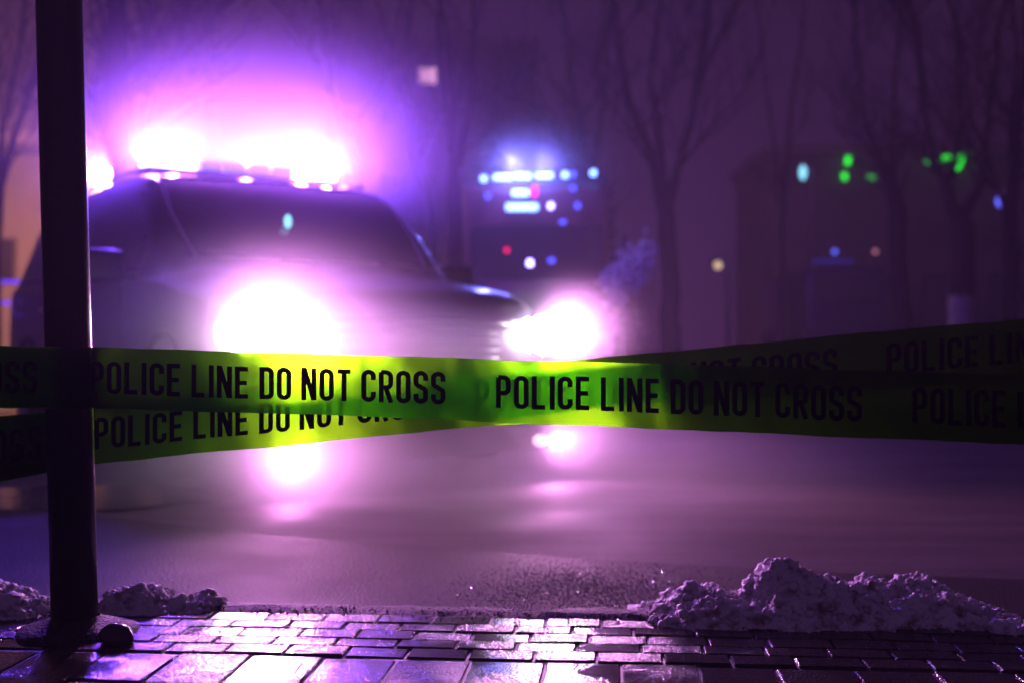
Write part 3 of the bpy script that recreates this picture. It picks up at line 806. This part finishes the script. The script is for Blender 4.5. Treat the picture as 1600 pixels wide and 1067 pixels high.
tree('bare tree at the far left edge beside the orange lamp', 15, [[(-8, 500, 18), (-5, 290, 14), (30, 200, 9), (60, 90, 7), (75, 0, 6)], [(-5, 280, 10), (8, 120, 8), (20, 0, 6)], [(2, 270, 8), (45, 190, 6), (90, 120, 5)]], 3, twigs=.7)
tree('slim bare tree curving up just right of the roof lights', 15, [[(570, 500, 14), (560, 270, 13), (528, 170, 11), (508, 90, 9), (503, 0, 8)], [(528, 170, 7), (480, 80, 6), (430, 0, 5)], [(545, 220, 6), (600, 130, 5), (630, 0, 4)]], 4)
tree('bare tree with two crossing stems behind the windscreen', 17, [[(690, 500, 16), (668, 300, 14), (640, 200, 12), (622, 130, 10), (637, 0, 8)], [(640, 200, 8), (610, 100, 7), (590, 0, 6)], [(655, 260, 7), (700, 150, 5), (700, 0, 4)]], 5)
tree('bare tree of three upright stems left of the fire engine', 16, [[(712, 500, 30), (712, 300, 26), (708, 240, 16), (692, 130, 12), (686, 0, 10)], [(716, 260, 14), (736, 130, 10), (738, 0, 9)], [(712, 250, 9), (706, 120, 8), (700, 60, 7), (690, 0, 5)]], 6)
tree('faint bare tree above the fire engine right end', 22, [[(940, 500, 22), (932, 300, 18), (900, 200, 12), (885, 90, 10), (880, 0, 8)], [(930, 250, 10), (945, 120, 8), (955, 0, 7)]], 7)
tree('tall bare forked tree in the middle right of the fire engine', 15, [[(1050, 500, 34), (1040, 330, 30), (1018, 250, 16), (985, 160, 14), (965, 60, 12), (958, 0, 11)], [(1036, 300, 20), (1016, 130, 9), (1025, 0, 8)], [(1045, 320, 16), (1075, 200, 12), (1098, 90, 14), (1110, 0, 16)], [(1060, 240, 8), (1090, 140, 7), (1112, 80, 7), (1150, 0, 5)]], 8)
tree('bare forked tree left of the whitewashed one', 16.8, [[(1412, 500, 32), (1400, 330, 30), (1390, 290, 22), (1352, 190, 9), (1338, 90, 8), (1335, 0, 8)], [(1394, 290, 14), (1400, 180, 8), (1412, 60, 6), (1420, 0, 6)]], 9)
tree('bare whitewashed tree with a thick trunk forking wide at the right', 14, [[(1502, 500, 38), (1504, 350, 36), (1485, 320, 20), (1462, 250, 10), (1440, 170, 11), (1434, 60, 12), (1420, 0, 13)],
      [(1486, 280, 10), (1500, 240, 9), (1520, 190, 8), (1523, 100, 8), (1530, 0, 8)], [(1510, 330, 18), (1545, 280, 12), (1565, 200, 10), (1577, 120, 9), (1595, 0, 9)], [(1522, 200, 6), (1512, 110, 5), (1495, 0, 5)], [(1523, 190, 6), (1542, 240, 7), (1550, 285, 9)]], 10, True)
tree('bare tree at the right edge of the view', 14.5, [[(1578, 500, 24), (1578, 330, 22), (1590, 220, 16), (1600, 120, 14), (1606, 0, 12)], [(1578, 250, 7), (1575, 120, 6), (1560, 0, 5)]], 11)
tree('slim faint bare tree between the fork and the middle tree', 26, [[(1225, 500, 10), (1222, 330, 9), (1235, 200, 7), (1250, 60, 5), (1255, 0, 5)], [(1222, 300, 6), (1195, 150, 5), (1180, 0, 4)]], 12, twigs=.5)
def spruce(label, px, Y, top, hw, seed):
    rn = random.Random(seed); p = at(px, 500, Y); root = Vector((p.x, Y, gh(p.x, Y)))
    t = thing('spruce_tree', label, 'tree', root, 0, 'dark spruces behind the fire engine'); H = at(px, top, Y).z - root.z
    bm = BM(); tube(bm, [(0, 0, -.1), (0, 0, H)], [.16, .02], 8); obj('trunk', bm, M['bark'], t)
    bm = BM(); n = 520
    for i in range(n):
        f = rn.random() ** .8; z = .5 + (H - .5) * f; L = hw * (1 - f) ** .85 * rn.uniform(.6, 1.1) + .12; a = rn.uniform(0, 2 * math.pi)
        d = Vector((math.cos(a), math.sin(a), -.28 + rn.uniform(-.1, .1))); s = Vector((-math.sin(a), math.cos(a), 0))
        c0 = Vector((0, 0, z))
        for k in range(5):
            b0 = c0 + d * L * (k / 5); b1 = c0 + d * L * ((k + 1.3) / 5); w_ = L * .22 * (1 - k / 6)
            v = [bm.verts.new(q) for q in (b0, b1 + s * w_ + Vector((0, 0, -.06)), b1 + d * .05, b1 - s * w_ + Vector((0, 0, -.06)))]
            bm.faces.new(v)
    obj('crown', bm, M['needle'], t)
spruce('dark spruce just left of the fire engine lights', 765, 23, 150, 1.2, 1)
spruce('dark spruce just right of the fire engine lights', 905, 24, 175, 1.3, 2)

# shrub dusted with snow, beacon blue put into its colour
def shrub(label, px, py, Y, r, seed):
    rn = random.Random(seed); c = at(px, py, Y); root = Vector((c.x, Y, gh(c.x, Y))); hgt = c.z - root.z
    t = thing('snowy_shrub', label, 'shrub', root)
    bm = BM(); tube(bm, [(0, 0, 0), (.05, 0, hgt * .5), (0, 0, hgt)], [.05, .04, .02], 6); obj('stem', bm, M['bark'], t)
    bm = BM()
    for i in range(420):
        v = Vector((rn.gauss(0, .45), rn.gauss(0, .4), rn.gauss(0, .5))) * r; v.x += v.z * .6
        q = bmesh.ops.create_icosphere(bm, subdivisions=1, radius=rn.uniform(.02, .05)); bmesh.ops.translate(bm, vec=v + Vector((0, 0, hgt)), verts=q['verts'])
        tube(bm, [Vector((v.x * .3, v.y * .3, hgt + v.z * .3 - .2)), v + Vector((0, 0, hgt))], .006, 3, False)
    obj('crown', bm, mat('blue_tinted_snow', (.30, .34, .5), .8), t, True)
    return t
shrub('snow covered shrub with the blue of the fire engine beacons in its colour', 985, 425, 16.6, .33, 4)

# ---------------------------------------------------------------- buildings
tb = thing('tower_block', 'tall dark tower rising above the car roof lights', 'building', (at(274, 500, 38).x, 38, 0))
bm = BM(); box(bm, (0, 1.0, 13), (1.78, 2.0, 26), .05); obj('wall', bm, M['facade'], tb)
for k in range(16):
    bm = BM(); box(bm, (0, -.03, 1.5 + 1.5 * k), (1.82, .08, .12)); obj('floor_band', bm, M['concrete'], tb)
ab = thing('apartment_block', 'wide dark apartment block behind the trees with one lit window', 'building', (0, 52, 0))
bm = BM(); box(bm, (-3.6, 4, 7.0), (9.5, 8, 15.0), .05); obj('wall', bm, M['facade'], ab)
bm = BM(); box(bm, (-3.6, 4, 14.6), (9.8, 8.3, .2)); obj('roof', bm, M['concrete'], ab)
lit = at(668, 119, 52)
for r_ in range(4):
    for c_ in range(5):
        x = -7.3 + 1.78 * c_; z = 2.2 + 3.0 * r_
        if abs(x - lit.x) < .7 and abs(z - lit.z) < 2.0: x, z = lit.x, lit.z
        is_lit = (x == lit.x)
        bm = BM(); box(bm, (x, -.02, z), (.95, .06, .85), .01); wn = obj('window', bm, M['concrete'], ab)
        bm = BM(); box(bm, (x - .21, -.06, z), (.38, .02, .70)); box(bm, (x + .21, -.06, z), (.38, .02, .70)); pn = obj('pane', bm, M['window_lit' if is_lit else 'glass'], wn)
        if is_lit: pn['label'] = 'pane of the one lit pink window'
lh = thing('low_house', 'pale low house wall lit orange behind the pole at the left edge', 'building', (at(0, 500, 27).x, 27, 0))
bm = BM(); box(bm, (-1.6, 3, 2.6), (6.4, 6, 5.2), .05); obj('wall', bm, bumpy(mat('pale_render', (.42, .38, .36), .9), 3, .03, .5, 5, (.30, .27, .26), .5), lh)
bm = BM(); box(bm, (-1.6, 2.9, 5.3), (6.8, 6.4, .2)); obj('roof', bm, M['concrete'], lh)
for k in range(2):
    bm = BM(); box(bm, (-1.9 + 1.9 * k, -.02, 2.7), (.8, .08, 1.1)); fr = obj('window', bm, M['concrete'], lh)
    bm = BM(); box(bm, (-1.9 + 1.9 * k, -.07, 2.7), (.66, .02, .96)); obj('pane', bm, M['glass'], fr)
sh = thing('shop_building', 'long low dark shop building with green neon at the right', 'building', (at(1400, 500, 36).x, 36, 0))
bm = BM(); box(bm, (1.0, 3.5, 3.4), (9.5, 6, 6.8), .05); obj('wall', bm, M['facade'], sh)
bm = BM(); box(bm, (1.0, 3.4, 6.95), (9.9, 6.5, .3)); obj('roof', bm, M['concrete'], sh)
for k in range(4):
    bm = BM(); box(bm, (-2.6 + 2.2 * k, .46, 2.0), (1.7, .06, 2.0)); fr = obj('window', bm, M['black'], sh)
    bm = BM(); box(bm, (-2.6 + 2.2 * k, .42, 2.0), (1.55, .02, 1.85)); obj('pane', bm, M['glass'], fr)
def neon(label, strokes, Y=36.2, m='green', wpx=8):
    p0 = strokes[0][0]; o = at(p0[0], p0[1], Y); bm = BM()
    for L in strokes: tube(bm, [at(x, y, Y) - o for x, y in L], wpx / F * Y / 2, 8)
    q = obj('neon_sign', bm, M[m], None, True); q.location = o; q.location.y -= .0
    return tag(q, label, 'neon sign', 'green neon signs on the shop roof')
neon('green neon mark of two slanted bars, leftmost green light', [[(1327, 245), (1324, 257)], [(1319, 271), (1321, 281)]])
neon('small dim green neon mark at the foot of a tree fork', [[(1356, 277), (1368, 278)]], m='green_dim')
neon('small green neon dot left of the curved green mark', [[(1446, 254), (1451, 254)]], m='green_dim', wpx=7)
neon('curved green neon mark behind the whitewashed tree fork', [[(1472, 252), (1477, 246), (1485, 245), (1489, 252)]], wpx=6)
neon('bright hooked green neon mark, rightmost green light', [[(1497, 265), (1502, 252), (1506, 242), (1516, 240)]], wpx=8)
# traffic signal, park lamp, street lamps, railing, van
def post_lamp(name, label, cat, px, py, Y, m, rad, sx=(1, 1, 1), hgt=None, group=None, housing=True):
    p = at(px, py, Y); t = thing(name, label, cat, (p.x, Y, gh(p.x, Y) if Y > 12.5 else ROADZ), 0, group); h = p.z - t.location.z
    bm = BM(); tube(bm, [(.25, .1, 0), (.25, .1, h + .1), (.0, .1, h + .28)], [.06, .045, .035], 10); obj('post', bm, M['metal'], t, True)
    if housing: bm = BM(); box(bm, (0, .12, h + rad * sx[2] * .9), (rad * 3, rad * 2.5, rad * 1.0), rad * .2); obj('housing', bm, M['black'], t)
    bm = BM(); ball(bm, (0, 0, h), rad, sx); obj('lamp_glass', bm, M[m], t, True)
    return t, Vector((0, 0, h))
post_lamp('traffic_signal', 'traffic signal glowing pale teal left of the green neon', 'traffic signal', 1255, 270, 30, 'teal', .09, (1, 1, 2.1))
post_lamp('park_lamp', 'tiny pale yellow park lamp low in the middle distance', 'lamp', 1122, 415, 26, 'warm', .09)
t_, q = post_lamp('street_lamp', 'brightest orange street lamp glowing over the car roof beside the pole', 'street lamp', 160, 272, 22, 'orange', .32, (1.2, 1, .7), group='orange street lamps')
lamp('sodium_light', 'POINT', q + Vector((0, -.5, -.2)), (1, .36, .12), 1700, t_, .2)
t_, q = post_lamp('street_lamp', 'dimmer orange street lamp at the left edge of the view', 'street lamp', 12, 243, 30, 'orange_dim', .14, (1, 1, 1.5), group='orange street lamps')
lamp('sodium_light', 'POINT', q + Vector((0, -.5, -.2)), (1, .34, .14), 900, t_, .2)
post_lamp('signal_lamp', 'small violet blue lamp between the left edge and the pole', 'lamp', 47, 243, 28, 'violet_emit', .16, (1.3, 1, 1))
post_lamp('signal_lamp', 'small blue lamp near the right edge of the view', 'lamp', 1562, 315, 20, 'blue_dim', .06, (1, 1, 1.6))
rl = thing('railing', 'low railing with two rails given a violet glow at the far left', 'railing', (at(-40, 500, 16).x, 16, 0))
for k in range(5):
    bm = BM(); box(bm, (-2.4 + 1.05 * k, 0, .9), (.05, .05, 1.3)); obj('post', bm, M['metal'], rl)
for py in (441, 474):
    bm = BM(); z = at(0, py, 16).z; box(bm, (-1.0, -.05, z), (3.6, .04, .045), .008); obj('rail', bm, M['violet_emit'], rl)  # blue light caught by the rails is put in as their own glow
vn = thing('parked_van', 'dark parked van with a faint blue lamp far at the right', 'van', (at(1320, 500, 27).x, 27, .45))
bm = BM(); box(bm, (0, 2.2, 1.25), (1.95, 4.8, 1.75), .22, seg=4); obj('body', bm, M['paint'], vn, True)
bm = BM(); box(bm, (0, -.22, 1.6), (1.6, .04, .6), .01); obj('windscreen', bm, M['glass'], vn)
for s_ in (-1, 1):
    for y in (.7, 3.8):
        bm = BM(); disc(bm, (s_ * .9, y, .35), .35, .22, 'X', 24); obj('wheel', bm, M['rubber'], vn, True)
bm = BM(); box(bm, (at(1300, 0, 27).x - vn.location.x, -.1, 2.2 + .04), (.95, .12, .06), .02); obj('light_bar', bm, mat('faint_blue_bar', (.08, .06, .5), .5, emit=(.08, .08, 1), estr=.14), vn)
for px, m_ in ((1300, 'blue_dim'), (1363, 'pink')):
    q = at(px, 395, 27) - vn.location; bm = BM(); ball(bm, (q.x, -.24, q.z), .06); obj('marker_lamp', bm, M[m_], vn, True)

# ---------------------------------------------------------------- glow volumes added to give the lamps halos
def halo_volume(label, c, rad, dens, pw=2.0, g=.35):
    m = bpy.data.materials.new('halo_volume'); m.use_nodes = True
    for n in list(m.node_tree.nodes): m.node_tree.nodes.remove(n)
    o = nd(m, 'ShaderNodeOutputMaterial'); v = nd(m, 'ShaderNodeVolumePrincipled')
    v.inputs['Color'].default_value = (.95, .93, .96, 1); v.inputs['Anisotropy'].default_value = g
    tcn = nd(m, 'ShaderNodeTexCoord'); L = nd(m, 'ShaderNodeVectorMath', operation='LENGTH'); ln(m, tcn.outputs['Object'], L.inputs[0])
    a = nd(m, 'ShaderNodeMath', operation='SUBTRACT', use_clamp=True); a.inputs[0].default_value = 1.0; ln(m, L.outputs['Value'], a.inputs[1])
    p = nd(m, 'ShaderNodeMath', operation='POWER'); ln(m, a.outputs[0], p.inputs[0]); p.inputs[1].default_value = pw
    k = nd(m, 'ShaderNodeMath', operation='MULTIPLY'); ln(m, p.outputs[0], k.inputs[0]); k.inputs[1].default_value = dens
    ln(m, k.outputs[0], v.inputs['Density']); ln(m, v.outputs[0], o.inputs['Volume'])
    bm = BM(); bmesh.ops.create_icosphere(bm, subdivisions=4, radius=1)
    ob = obj('halo_volume', bm, m, None, True); ob.location = c; ob.scale = rad
    return tag(ob, label, kind='stuff')
halo_volume('added halo round the left headlight', (-1.10, 5.2, .72), (1.15, .9, .62), .72, 2.1)
halo_volume('added halo round the right headlight', (.30, 6.3, .74), (.55, .6, .42), .7, 2.0)
halo_volume('added halo low under the left fog lamp', (-1.14, 5.15, .15), (.95, .6, .36), 2.2, 1.8)
halo_volume('added halo low under the right fog lamp', (.36, 6.1, .18), (.40, .4, .24), .9, 1.6)
halo_volume('added halo glow across the front of the car', (-.60, 5.40, .62), (1.15, .7, .32), 1.5, 2.0)
halo_volume('added low halo glow in front of the car', (-.3, 5.2, .05), (2.4, 1.3, .5), .32, 1.5)
halo_volume('added halo over the roof lights', (-1.8, 7.9, 2.0), (2.3, 1.4, 1.2), .52, 2.4)

q = at(160, 268, 22); halo_volume('added halo round the brightest orange street lamp', q, (1.5, 1.0, 1.3), .7, 2.4)
q = at(12, 250, 30); halo_volume('added halo round the far orange street lamp', q, (2.4, 1.0, 2.4), .25, 2.2)
q = at(830, 268, 17.6); halo_volume('added blue halo over the fire engine lights', q, (2.0, 1.0, 1.2), .22, 2.2)

# puddle catching the orange lamps, just left of the car
bm = BM(); ctr = Vector((-2.05, 5.35, ROADZ + .018)); ring = []
c0 = bm.verts.new(ctr)
for k in range(72):
    a = 2 * math.pi * k / 72; rr_ = 1 + .18 * noise.noise(Vector((math.cos(a) * 2, math.sin(a) * 2, 3))) + .05 * noise.noise(Vector((math.cos(a) * 9, math.sin(a) * 9, 3)))
    ring.append(bm.verts.new(ctr + Vector((.72 * rr_ * math.cos(a), .45 * rr_ * math.sin(a), 0))))
for k in range(72): bm.faces.new((c0, ring[k], ring[(k + 1) % 72]))
pm = bumpy(mat('puddle_water', (.02, .02, .022), .10, spec=.7), 16, .012, .5, 3)
tag(obj('puddle', bm, pm), kind='structure')
